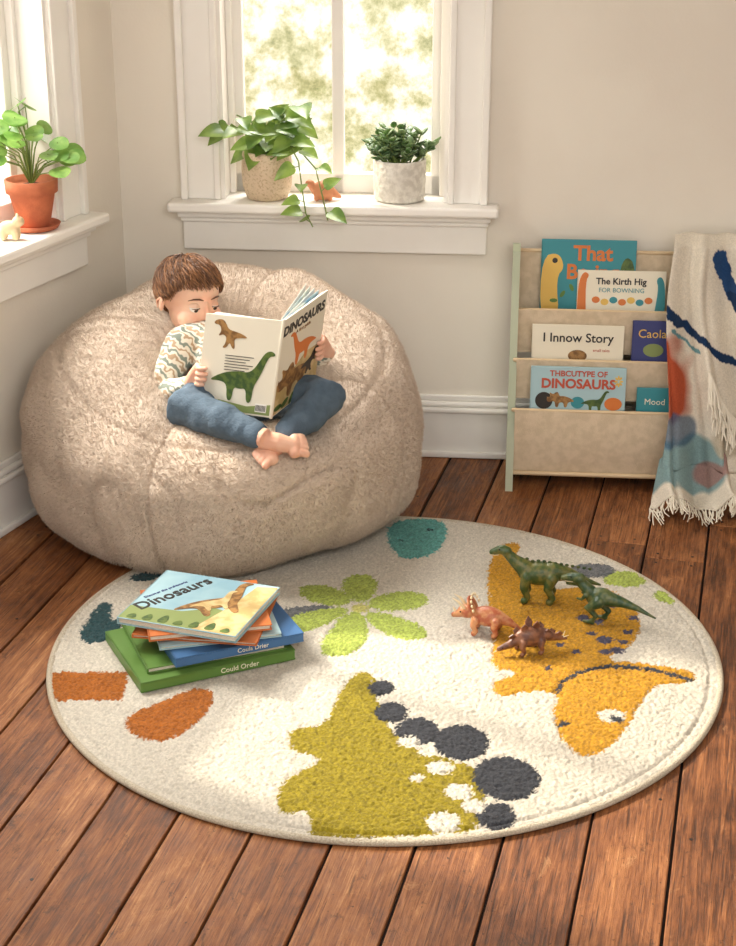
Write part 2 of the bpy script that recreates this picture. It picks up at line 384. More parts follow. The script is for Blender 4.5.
# ---------------------------------------------------------------- beanbag
BX,BY,BA,BB=-.40,4.31,.555,.505
def bag(ang,v,detail=True):
    ex=2.5 if v>0 else 2.8
    rad=(max(0,1-abs(v)**ex))**(1/ex); x=rad*math.cos(ang); y=rad*math.sin(ang)
    zc=.27; X=BX+BA*x; Y=BY+BB*y
    if v>0:
        zt=.64+.19*y; z=zc+v*(zt-zc)
        g=math.exp(-(((X+.34)/.25)**2+((Y-4.22)/.25)**2)); z-=.21*g*min(1,v*1.4)
    else: z=max(.020,zc+v*.31)
    return X,Y,z,rad
def beanbag():
    na,nv=800,310; vs=[];fs=[]
    seams=[math.radians(a) for a in (-108,-20,70,165)]
    for j in range(1,nv):
        v=math.sin(-pi/2+pi*j/nv)
        for i in range(na):
            a=2*pi*i/na; X,Y,z,rad=bag(a,v)
            dx,dy=math.cos(a),math.sin(a); nz=v; h=math.sqrt(max(0,1-v*v)); n=V((dx*h,dy*h,nz)).normalized()
            P=V((X,Y,z)); d=0
            for s in seams:
                q=(a-s+pi)%(2*pi)-pi; q*=max(rad,.05)*.55
                d-=.008*math.exp(-(q/.008)**2)+.010*math.exp(-(q/.05)**2)
            d+=.036*noise.noise(P*2.6+V((5,1,2)))+.013*noise.noise(P*6.5)
            cr=noise.noise(V((a*2.2,v*1.0,3)));  d-=.010*math.exp(-(cr/.10)**2)*h
            ring=(v-.72); d-=.008*math.exp(-(ring/.02)**2)
            fl=noise.noise(P*75)*.8+noise.noise(P*150)*.6
            d+=.0036*fl
            P2=P+n*d
            if P2.z<.0175: P2.z=.0175
            vs.append(tuple(P2))
    for j in range(nv-2):
        for i in range(na):
            i2=(i+1)%na; fs.append((j*na+i,j*na+i2,(j+1)*na+i2,(j+1)*na+i))
    fs.append(tuple(range(na))[::-1]); top=len(vs); X,Y,z,_=bag(0,1); vs.append((X,Y,z))
    for i in range(na): fs.append(((nv-2)*na+i,(nv-2)*na+(i+1)%na,top))
    m=mat('fleece',C(217,199,180),.95,C(205,186,166),90,bump=.8,bscale=260,sheen=.3,spec=.05,ramp=(.35,.65),bdist=.006)
    B=MB(); B.add(vs,fs,m,None,True); ob=B.finish('beanbag_chair',origin=(BX,BY,0))
    ps=ob.modifiers.new('fleece_pile','PARTICLE_SYSTEM').particle_system; s=ps.settings
    s.type='HAIR'; s.count=130000; s.hair_length=.009; s.hair_step=2; s.render_step=1; s.display_step=1
    s.root_radius=1; s.tip_radius=.5; s.radius_scale=.0011; s.material=1
beanbag()

# ---------------------------------------------------------------- flat artwork helpers
SAU=[(-.50,-.02),(-.36,.07),(-.2,.13),(-.02,.15),(.1,.14),(.2,.2),(.28,.34),(.34,.44),(.42,.48),(.49,.45),(.5,.41),(.42,.40),(.38,.33),(.33,.18),(.27,.04),(.22,-.05),(.21,-.28),(.13,-.28),(.11,-.08),(.0,-.1),(-.09,-.08),(-.1,-.28),(-.18,-.28),(-.2,-.05),(-.32,-.01)]
THE=[(-.5,.0),(-.3,.1),(-.1,.14),(.08,.18),(.16,.32),(.24,.4),(.38,.4),(.48,.34),(.47,.28),(.34,.27),(.28,.2),(.27,.1),(.33,.02),(.3,0),(.2,.05),(.1,-.02),(.12,-.18),(.2,-.28),(.08,-.28),(.0,-.12),(-.08,-.28),(-.16,-.28),(-.1,-.05),(-.25,.0)]
TRI=[(-.5,-.05),(-.35,.08),(-.1,.16),(.05,.14),(.1,.3),(.2,.28),(.26,.2),(.42,.3),(.35,.12),(.48,.1),(.47,.16),(.5,-.02),(.42,-.08),(.25,-.04),(.2,-.08),(.18,-.26),(.08,-.26),(.06,-.08),(-.1,-.08),(-.12,-.26),(-.22,-.26),(-.25,-.05)]
def art(B,poly,cx,cy,w,m,M,z=.0012,flip=False,rot=0,sx=1):
    c,s=math.cos(rot),math.sin(rot); P=[]
    for x,y in chaikin(poly,2):
        x*=(-1 if flip else 1)*w*sx; y*=w; P.append((cx+x*c-y*s,cy+x*s+y*c))
    B.prism(P,.0004,z,m,M)
def K(n,*c): return mat(n,C(*c),.45,spec=.4)
def K2(n,a,b,s): return mat(n,C(*a),.45,C(*b),s,spec=.4,ramp=(.42,.58))
K_g=K2('ink_green',(92,112,52),(60,84,44),60);K_dg=K('ink_dark',48,44,40);K_br=K2('ink_brown',(164,124,74),(118,84,50),60);K_or=K('ink_orange',212,120,56);K_te=K('ink_teal',58,140,150);K_cr=K('ink_cream',236,228,206);K_bl=K('ink_blue',62,104,150);K_lb=K('ink_pale_blue',170,200,206);K_ye=K('ink_yellow',226,186,92);K_sg=K('ink_sage',134,148,90);K_tan=K2('ink_tan',(212,188,138),(186,160,106),30);K_navy=K('ink_navy',60,66,120);K_rd=K('ink_red',190,84,60)
K_gb=K('cover_green',92,128,58);K_ob=K('cover_orange',198,112,58)

def closed_book(B,w,h,t,cover,M,spine=-1):
    """hardcover lying in x(w) y(h), z thickness t; front cover on top, spine on -x side"""
    c=.0025
    B.box((-w/2,-h/2,0),(w/2,h/2,c),cover,M,bev=.0008); B.box((-w/2,-h/2,t-c),(w/2,h/2,t),cover,M,bev=.0008)
    B.box((-w/2-.001,-h/2,0),(-w/2+.003,h/2,t),cover,M,bev=.0008)
    B.box((-w/2+.003,-h/2+.005,c),(w/2-.005,h/2-.005,t-c),M_page,M)

# ---------------------------------------------------------------- stack of picture books on the rug
def stack():
    B=MB(); z=.0168
    def R(x,y,a,z): return Matrix.Translation((x,y,z))@Matrix.Rotation(math.radians(a),4,'Z')
    M=R(-.408,3.515,25,z); closed_book(B,.385,.285,.026,K_gb,M)
    B.box((-.190,-.1428,.003),(.190,-.1405,.023),K_gb,M)
    B.text('Could Order',.018,K_cr,M@Matrix.Translation((.05,-.1428,.007))@Matrix.Rotation(pi/2,4,'X'),ext=.001)
    z+=.0265
    M=R(-.400,3.53,21,z); closed_book(B,.34,.26,.014,K_gb,M); z+=.0145
    M=R(-.350,3.53,24,z); closed_book(B,.32,.25,.024,K_bl,M); B.box((-.158,-.1255,.003),(.158,-.1235,.021),K_bl,M); B.text('Coula Drier',.016,K_cr,M@Matrix.Translation((.03,-.1255,.0065))@Matrix.Rotation(pi/2,4,'X'),ext=.001); z+=.0245
    M=R(-.375,3.54,14,z); closed_book(B,.29,.24,.010,K_lb,M); z+=.0105
    M=R(-.39,3.545,-8,z); closed_book(B,.30,.27,.010,K_ob,M); z+=.0105
    M=R(-.395,3.545,12,z); closed_book(B,.29,.25,.015,K_ob,M); z+=.0155
    M=R(-.405,3.535,-19,z); cov=mat('cover_painted_blue',C(160,192,200),.35,C(134,172,186),6); closed_book(B,.305,.275,.018,cov,M)
    F=M@Matrix.Translation((0,0,.018))
    B.prism([(-.150,-.135),(.150,-.135),(.150,-.045),(.05,-.02),(-.02,-.06),(-.150,-.07)],.0002,.0006,K_sg,F)
    B.prism([(.04,-.135),(.150,-.135),(.150,.13),(.10,.12),(.08,.0)],.0002,.0008,K_tan,F)
    G=F@Matrix.Rotation(math.radians(62),4,'Z')
    B.text('Dinosaurs',.054,K_dg,G@Matrix.Translation((-.02,.062,.0006)),ext=.0006,bold=.0008)
    B.text('Discover the prehistoric',.013,K_navy,G@Matrix.Translation((-.02,.106,.0006)),ext=.0006)
    G2=F@Matrix.Rotation(math.radians(34),4,'Z')
    art(B,SAU,.035,-.025,.20,K_br,G2,.0016,sx=1.1); art(B,SAU,.032,-.022,.12,K_tan,G2,.0020,sx=1.1)
    for k in range(7): B.prism(chaikin([(-.14+k*.04,-.13),(-.12+k*.04,-.10+.01*(k%3)),(-.105+k*.04,-.13)]),.0003,.0014,K_g,F)
    B.finish('stack_of_picture_books',origin=(-.4,3.53,.016))
stack()

# ---------------------------------------------------------------- toy dinosaurs
def toymat(n,a,b,s=60): return mat(n,C(*a),.38,C(*b),s,spec=.5,bump=.35,bscale=300,ramp=(.42,.6),bdist=.002)
M_claw=mat('toy_cream',C(226,208,170),.4); M_eye=mat('eye_black',C(15,12,10),.15)
def leg(hip,knee,ank,toe,r): return [T([hip,knee,ank,toe],[r,r*.72,r*.5,r*.62],10)]
def place(x,y,a,s,z=.0168): return Matrix.Translation((x,y,z))@Matrix.Rotation(math.radians(a),4,'Z')@Matrix.Scale(s,4)
def toys():
    # local: faces -x, z up, unit = metres
    g1=toymat('toy_green',(58,80,38),(106,104,50)); g2=toymat('toy_green_dark',(42,70,42),(90,98,56)); o=toymat('toy_orange',(172,92,60),(200,142,98)); b=toymat('toy_brown',(98,62,50),(140,94,68))
    P=[E((0,0,.072),(.055,.030,.030)),T([(.03,0,.078),(.075,0,.074),(.115,0,.060),(.15,0,.050)],[.026,.016,.008,.003]),
       T([(-.035,0,.082),(-.065,0,.105),(-.085,0,.124)],[.024,.015,.011]),T([(-.082,0,.126),(-.098,0,.130),(-.118,0,.122)],[.013,.012,.008]),E((-.09,0,.135),(.010,.008,.007))]
    for sx in (-.03,.032):
        for sy in (-.021,.021):
            P+=leg((sx,sy,.068),(sx-(.006 if sx<0 else .010),sy*1.15,.040),(sx+.004,sy*1.15,.014),(sx-.004,sy*1.15,.006),.016)
    B=MB(); M=place(.440,3.790,-8,1.04); B.M=M; B.blob(P,g1,voxel=.0024,smooth=2)
    for s in (-1,1): B.ell((-.100,s*.0105,.134),(.0022,.0016,.0022),M_eye); B.tube([(-.125,s*.003,.117),(-.112,s*.008,.117),(-.102,s*.011,.120)],.0009,M_claw,seg=6)
    for i in range(14):
        x=-.06+i*.014; zz=.111-abs(x)*.12 if x>-.03 else .114; B.ell((x,0,zz-.005),(.005,.002,.004),g2,seg=8,rings=6)
    B.finish('toy_long_necked_dinosaur',origin=(.440,3.790,.0168))
    # theropod, tail to the right
    P=[E((0,0,.066),(.036,.020,.024),R=Matrix.Rotation(-.25,3,'Y')),T([(.02,0,.066),(.055,0,.064),(.095,0,.056),(.14,0,.040)],[.020,.013,.007,.0025]),T([(-.025,0,.076),(-.045,0,.092),(-.055,0,.100)],[.017,.013,.012]),
       T([(-.052,0,.104),(-.072,0,.104),(-.092,0,.098)],[.0145,.012,.008]),T([(-.056,0,.092),(-.082,0,.086)],[.008,.005])]
    for sy,kx in ((-.016,-.014),(.016,.006)):
        P+=[T([(.004,sy,.060),(kx-.006,sy*1.2,.040),(kx+.014,sy*1.2,.022),(kx+.002,sy*1.2,.007)],[.016,.012,.007,.006],10),T([(kx+.006,sy*1.2,.005),(kx-.016,sy*1.2,.004)],[.006,.004],8)]
        P+=[T([(-.03,sy,.070),(-.040,sy*1.1,.058),(-.050,sy*1.1,.060)],[.006,.004,.003],8)]
    B=MB(); B.M=place(.578,3.665,-26,1.04); B.blob(P,g2,voxel=.0022,smooth=2)
    for s in (-1,1): B.ell((-.070,s*.0115,.109),(.0022,.0014,.0022),M_eye); B.tube([(-.098,s*.003,.094),(-.08,s*.009,.095),(-.066,s*.011,.097)],.0008,M_claw,seg=6)
    B.finish('toy_meat_eating_dinosaur',origin=(.578,3.665,.0168))
    # triceratops
    P=[E((.01,0,.042),(.040,.025,.024)),T([(.035,0,.042),(.062,0,.034),(.09,0,.018)],[.018,.010,.003]),E((-.040,0,.048),(.022,.016,.016)),T([(-.05,0,.044),(-.070,0,.036)],[.012,.007]),
       E((-.026,0,.064),(.006,.029,.026),R=Matrix.Rotation(-.5,3,'Y'))]
    for sx in (-.014,.034):
        for sy in (-.019,.019): P+=leg((sx,sy,.038),(sx-.004,sy*1.2,.022),(sx+.002,sy*1.2,.010),(sx-.003,sy*1.2,.005),.012)
    B=MB(); B.M=place(.285,3.610,-16,1.06); B.blob(P,o,voxel=.0019,smooth=2)
    for s in (-1,1):
        B.tube([(-.044,s*.008,.060),(-.058,s*.011,.076),(-.073,s*.011,.084)],[.0045,.003,.0008],M_claw,seg=8); B.ell((-.052,s*.0145,.052),(.002,.0012,.002),M_eye)
    B.tube([(-.066,0,.044),(-.073,0,.056)],[.004,.0008],M_claw,seg=8)
    for k in range(9):
        a=pi*(k/8); B.ell((-.018-.010*math.sin(a),.030*math.cos(a),.066+.026*math.sin(a)),(.003,.004,.004),M_claw,seg=8,rings=6)
    B.finish('toy_triceratops',origin=(.285,3.610,.0168))
    # stegosaurus
    P=[E((.0,0,.038),(.040,.020,.025)),T([(.03,0,.040),(.058,0,.030),(.088,0,.022)],[.016,.009,.003]),T([(-.03,0,.034),(-.05,0,.024),(-.074,0,.016)],[.014,.009,.006])]
    for sx in (-.022,.022):
        for sy in (-.015,.015): P+=leg((sx,sy,.032),(sx-.003,sy*1.3,.020),(sx+.002,sy*1.3,.009),(sx-.003,sy*1.3,.004),.010)
    B=MB(); B.M=place(.392,3.508,14,1.06); B.blob(P,b,voxel=.0019,smooth=2)
    for k in range(9):
        x=-.045+k*.014; h=.013+.015*math.exp(-((x)/.03)**2); zt=.036+.026*math.exp(-((x)/.036)**2)
        s=1 if k%2 else -1; F=frame((x,s*.003,zt-.002),(1,0,0),(0,s*.35,1)); B.prism([(-.006,0),(-.009,h*.5),(0,h),(.009,h*.5),(.006,0)],-.0012,.0012,b,F)
    for s in (-1,1):
        B.tube([(.078,0,.026),(.088,s*.012,.036)],[.002,.0005],M_claw,seg=6); B.ell((-.068,s*.0062,.020),(.0015,.001,.0015),M_eye,seg=8,rings=6)
    B.finish('toy_stegosaurus',origin=(.392,3.508,.0168))
toys()

# ---------------------------------------------------------------- sling bookcase with picture books
FS=Matrix.Translation((.425,4.555,0))@Matrix.Rotation(math.radians(-5),4,'Z')
def shelf():
    g=group('sling_bookcase',(.7,4.7,0)); B=MB(); B.M=FS
    sg=mat('sage_paint',C(186,192,166),.5,C(175,182,155),5); cv=mat('canvas',C(222,202,174),.9,C(210,190,160),40,bump=.3,bscale=500); dw=mat('dowel_wood',C(214,188,150),.5)
    W_=.60; prof=[(0,0),(.245,0),(.245,.705),(.19,.715),(.165,.70)]
    for x in (0,W_):
        F=Matrix(((0,0,1,x),(1,0,0,0),(0,1,0,0),(0,0,0,1)))
        B.prism(prof,-.011,.011,sg,F)
    tiers=[(.140,.528,.13),(.090,.388,.12),(.038,.248,.205)]
    def sheet(y0,z0,y1,z1,sag,n=16):
        vs=[];fs=[]
        for i in range(n+1):
            x=.01+(W_-.02)*i/n; s=math.sin(pi*i/n)
            for j in range(7):
                t=j/6; vs.append((x,y0+(y1-y0)*t-sag*math.sin(pi*t)*s*.6,z0+(z1-z0)*t-sag*s*(1-t)*.3+.001*math.sin(i*2.1+j)))
        for i in range(n):
            for j in range(6): k=i*7+j; fs.append((k,k+7,k+8,k+1))
        B.add(vs,fs,cv,None,True)
    for k,(y,zt,h) in enumerate(tiers):
        B.tube([(.005,y,zt),(W_-.005,y,zt)],.006,dw,seg=10)
        sheet(y-.0065,zt+.003,y+.004,zt-h,.003 if k<2 else .018)           # pocket front
        B.box((.01,y+.003,zt-h-.002),(W_-.01,y+.085,zt-h+.003),cv)
        if k==0: sheet(y+.094,zt+.155,y+.085,zt-h,.0)                       # canvas back
    B.tube([(.005,.237,.685),(W_-.005,.237,.685)],.006,dw,seg=10)
    B.box((0,.22,.03),(W_,.236,.08),sg); B.tube([(.005,.03,.05),(W_-.005,.03,.05)],.007,dw,seg=10)
    B.finish('frame_and_slings',g)
    def bk(name,x0,x1,y,z0,h,t,cover,lean,deco):
        B=MB(); w=x1-x0
        F=FS@Matrix.Translation(((x0+x1)/2,y,z0))@Matrix.Rotation(math.radians(90-lean),4,'X')@Matrix.Translation((0,h/2,0))
        closed_book(B,w,h,t,cover,F@Matrix.Translation((0,0,-t))); deco(B,F,w,h); B.finish(name,g)
    def d1(B,F,w,h):
        B.text('That\nBe-ing',.062,K_or,F@Matrix.Translation((.012,h/2-.060,.0006)),bold=.0018)
        B.prism(chaikin([(-w/2,-h/2),(-w/2,.07),(-w/2+.05,.085),(-w/2+.07,.04),(-w/2+.045,.01),(-w/2+.06,-h/2)]),.0002,.0008,K_ye,F); B.prism(oval(-w/2+.04,.06,.008,.008),.0002,.0012,K_dg,F)
        B.prism(chaikin([(w/2,-h/2),(w/2,.05),(w/2-.03,.08),(w/2-.05,.03),(w/2-.05,-h/2)]),.0002,.0008,K_g,F)
        for i in range(9): B.prism(oval(-.1+i*.026,-.06+.02*(i%3),.012,.006,10,i),.0002,.0009,K_gb,F)
    def d2(B,F,w,h):
        B.text('The Kirth Hig',.0265,K_dg,F@Matrix.Translation((-.002,.052,.0006)),bold=.0007); B.text('FOR BOWNING',.019,K_te,F@Matrix.Translation((0,.028,.0006)))
        B.prism(chaikin([(-w/2,-h/2),(-w/2,.05),(-w/2+.015,.09),(-w/2+.035,.08),(-w/2+.022,.06),(-w/2+.03,-h/2)]),.0002,.0008,K_or,F)
        B.prism(chaikin([(w/2,-h/2),(w/2,.04),(w/2-.012,.08),(w/2-.030,.07),(w/2-.02,.04),(w/2-.04,-h/2)]),.0002,.0008,K_te,F)
        for i in range(7): B.prism(oval(-.075+i*.026,.005-.006*(i%2),.012,.010,12),.0002,.0009,(K_or,K_ye,K_te)[i%3],F)
    def d3(B,F,w,h):
        B.text('I Innow Story',.038,K_dg,F@Matrix.Translation((0,.036,.0006)),bold=.0005)
        B.prism(oval(0,-.006,.028,.018),.0002,.0008,K_br,F); B.text('small tales',.012,K_rd,F@Matrix.Translation((.07,.008,.0006)))
    def d4(B,F,w,h):
        B.text('THBCUTYPE OF',.024,K_rd,F@Matrix.Translation((0,.062,.0006)),bold=.0006); B.text('DINOSAURS',.040,K_rd,F@Matrix.Translation((0,.026,.0006)),bold=.0014)
        art(B,TRI,-.05,-.012,.085,K_br,F,flip=True); art(B,SAU,.05,-.020,.085,K_g,F); B.prism(oval(-.10,-.014,.026,.026),.0002,.0010,K_dg,F)
        B.prism(oval(.0,-.018,.02,.018),.0002,.0010,K_te,F); B.prism(oval(.105,-.02,.026,.02),.0002,.0010,K_or,F)
        for i in range(8): B.prism(oval(.118+.008*math.cos(i*.8),.05+.012*math.sin(i*.8),.006,.003,10,i*.8),.0002,.001,K_ye,F)
    def d5(B,F,w,h): B.text('Caola',.036,K_ye,F@Matrix.Translation((-.015,.048,.0006))); B.prism(oval(-.01,.01,.03,.02),.0002,.0008,K_sg,F)
    def d6(B,F,w,h): B.text('Mood',.026,K_cr,F@Matrix.Translation((-.015,.035,.0006)))
    bk('picture_book_teal',.075,.355,.195,.480,.245,.012,K_te,7,d1)
    bk('picture_book_white',.185,.445,.172,.455,.185,.010,K_cr,9,d2)
    bk('story_book_cream',.055,.325,.102,.320,.172,.012,K_cr,4,d3)
    bk('story_book_navy',.350,.495,.102,.315,.195,.010,K_navy,4,d5)
    bk('dinosaur_book',.055,.335,.050,.200,.178,.012,K_lb,4,d4)
    bk('small_book_teal',.370,.505,.050,.150,.170,.010,K_te,4,d6)
shelf()

# ---------------------------------------------------------------- throw blanket
def blanket():
    nx,nt_=160,270; path=[(.275,.50),(.272,.66),(.245,.742),(.185,.756),(.135,.730),(.100,.60),(.048,.42),(-.005,.24),(-.055,.10),(-.085,.035),(-.12,.022),(-.15,.020)]
    L=[0]
    for a,b in zip(path,path[1:]): L.append(L[-1]+math.dist(a,b))
    tot=L[-1]
    def pp(t):
        s=t*tot
        for i in range(len(path)-1):
            if s<=L[i+1] or i==len(path)-2:
                q=(s-L[i])/(L[i+1]-L[i]); return path[i][0]*(1-q)+path[i+1][0]*q, path[i][1]*(1-q)+path[i+1][1]*q
    vs=[];fs=[];cols=[]
    base=np.array(C(226,217,200)[:3]); blue=np.array(C(30,54,88)[:3]); org=np.array(C(172,72,38)[:3]); tl=np.array(C(104,146,152)[:3]); gy=np.array(C(184,172,150)[:3])
    for j in range(nt_+1):
        t=j/nt_; y,z=pp(t); sp=max(0,(t-.35)/.65); x0=.462-.048*sp; x1=.82+.10*sp
        for i in range(nx+1):
            s=i/nx; x=x0+(x1-x0)*s+.01*math.sin(t*11)
            amp=.009+.036*max(0,t-.22); ph=s*20+2.8*math.sin(t*2.6+1)+1.5*s*math.sin(t*4)
            f=math.sin(ph)+.5*math.sin(ph*1.9+1.3); k=noise.noise(V((s*5,t*7,2)))
            dy=-amp*(f+1.1)-.016*k; dz=amp*.4*f if t>.45 else abs(amp*f)*.6
            x+=amp*.5*math.cos(ph)
            zz=z+dz*.35
            if t>.86: dy*=.6; zz=z+max(0,amp*.9*(f+1))
            vs.append((x,y+dy,max(zz,.008)))
            c=base.copy(); px,py=s*.36,t*tot; wob=.006*noise.noise(V((px*60,py*60,1)))
            def stroke(sx,sy,ex,ey,w,cc,c):
                a=V((sx,sy));b=V((ex,ey)); q=max(0,min(1,(V((px,py))-a).dot(b-a)/(b-a).length_squared)); d=(V((px,py))-(a+(b-a)*q)).length+wob
                return cc.copy() if d<w else c
            n1=noise.noise(V((s*4,t*7,9)))+.5*noise.noise(V((s*11,t*18,4)))
            def patch(cx,cy,rx,ry,cc,c,a=.85):
                d=((px-cx)/rx)**2+((py-cy)/ry)**2+n1*1.1
                a*=max(0,min(1,(1.15-d)/.4)); return c*(1-a)+cc*a
            c=patch(.02,.74,.060,.12,org,c,.97); c=patch(.05,1.00,.10,.09,tl,c,.85); c=patch(.16,.90,.05,.06,gy,c,.85); c=patch(.26,.98,.07,.06,tl,c,.7); c=patch(.03,.89,.045,.05,np.array(C(64,96,124)[:3]),c,.8); c=patch(.22,.52,.03,.05,gy,c,.6); c=patch(.13,1.02,.04,.04,org,c,.5)
            for k_ in range(3):
                c=stroke(.0,.53+k_*.013,.08,.62+k_*.004,.005,blue,c)
            c=stroke(.08,.62,.19,.71,.010,blue,c); c=stroke(.19,.71,.40,.84,.011,blue,c); c=stroke(.13,.39,.17,.50,.017,blue*1.8,c); c=stroke(.17,.50,.21,.58,.013,blue,c); c=stroke(.21,.58,.29,.68,.010,blue,c); c=stroke(.25,.32,.36,.46,.010,org*.7+blue*.3,c); c=stroke(.20,.44,.26,.50,.005,blue,c); c=stroke(.02,.60,.07,.66,.004,tl,c)
            cols.append(c*(.94+.1*random.random()))
    for j in range(nt_):
        for i in range(nx): k=j*(nx+1)+i; fs.append((k,k+1,k+nx+2,k+nx+1))
    me=bpy.data.meshes.new('cloth'); me.from_pydata([tuple(FS@V(v)) for v in vs],[],fs)
    ca=me.color_attributes.new('dye','FLOAT_COLOR','POINT'); arr=np.ones((len(vs),4),np.float32); arr[:,:3]=np.array(cols); ca.data.foreach_set('color',arr.ravel())
    me.polygons.foreach_set('use_smooth',[True]*len(fs))
    m=mat('woven_cotton',(1,1,1,1),.95,(.88,.88,.88,1),220,bump=.5,bscale=350,attr='dye',sheen=.05,spec=.1,bdist=.003); me.materials.append(m)
    g=group('throw_blanket',(1.1,4.6,0)); ob=bpy.data.objects.new('cloth',me); SC.collection.objects.link(ob); ob.parent=g; ob.matrix_parent_inverse=Matrix.Translation(-g.location)
    so=ob.modifiers.new('s','SOLIDIFY'); so.thickness=.004
    B=MB(); B.M=FS; mf=mat('fringe_yarn',C(230,222,205),.95); rng=random.Random(2)
    def fr(p,d,l=.07,r=1):
        p=V(p); pts=[]
        for k in range(5): q=k/4; pts.append(p+V(d)*l*q+V((rng.uniform(-.005,.005)*q,rng.uniform(-.005,.005)*q,0)))
        for a in pts: a.z=max(a.z,.005)
        B.tube(pts,[.0022*r,.0028*r,.002*r,.002*r,.0014*r],mf,seg=6)
    for i in range(0,nx,2):
        v=vs[nt_*(nx+1)+i]
        for _ in range(2): fr(v,(rng.uniform(-.35,.35),-1,-.15),rng.uniform(.05,.085))
    edge_pts=[]
    for i in range(100):
        q=i/100; t=.62+.31*q; s=.25+.60*q; j=int(t*nt_); k=int(s*nx); v=V(vs[j*(nx+1)+k])+V((0,-.026,.012)); edge_pts.append(v)
        fr(v,(rng.uniform(-.25,.25)+.05,-.45,-1),rng.uniform(.07,.10),1.4)
    B.tube(edge_pts[::4],.004,mf,seg=6)
    B.finish('fringe',g)
blanket()

# ---------------------------------------------------------------- potted plants
def leaf(B,base,tip,up,w,m,kind='heart',fold=.25,droop=.15):
    base=V(base);tip=V(tip);d=tip-base;L=d.length
    if L<1e-5:return
    y=d.normalized(); up=V(up); x=y.cross(up)
    if x.length<1e-4: x=y.cross(V((1,0,0)))
    x.normalize(); z=x.cross(y)
    if kind=='heart': pr=[(-.06,.30),(.0,.44),(.12,.50),(.3,.47),(.5,.38),(.7,.25),(.87,.11),(1,.0)]
    else: pr=[(0,.16),(.1,.34),(.25,.46),(.45,.52),(.65,.48),(.82,.36),(.94,.2),(1,.0)]
    vs=[];fs=[]
    for t,h in pr:
        c=base+y*L*max(t,0 if kind!='heart' else -.06)-z*droop*L*t*t
        for q in (-1,-.5,0,.5,1): vs.append(c+x*h*w*q+z*abs(q)*h*w*fold+(-y*L*.05 if (kind=='heart' and t<.05 and abs(q)<.3) else V((0,0,0))))
    for i in range(len(pr)-1):
        for k in range(4): a=i*5+k; fs.append((a,a+1,a+6,a+5))
    B.add(vs,fs,m,None,True)
def leafmat(n,a,b,sc=30):
    m=mat(n,C(*a),.35,C(*b),sc,spec=.5); nt=m.node_tree;N=nt.nodes;L=nt.links;p=N['Principled BSDF']; out=N['Material Output']
    t=N.new('ShaderNodeBsdfTranslucent'); t.inputs[0].default_value=C(*[min(255,int(c*1.2)) for c in b]); mx=N.new('ShaderNodeMixShader'); mx.inputs[0].default_value=.3
    L.new(p.outputs[0],mx.inputs[1]);L.new(t.outputs[0],mx.inputs[2]);L.new(mx.outputs[0],out.inputs['Surface']); return m
L_p=leafmat('leaf_pothos',(70,106,44),(142,168,82),18); L_c=leafmat('leaf_coin',(88,132,58),(134,168,86)); L_j=leafmat('leaf_jade',(80,108,68),(128,152,102)); M_stem=mat('stem',C(120,140,70),.5); M_soil=mat('soil',C(52,38,28),.95,C(30,22,16),60,bump=.8)
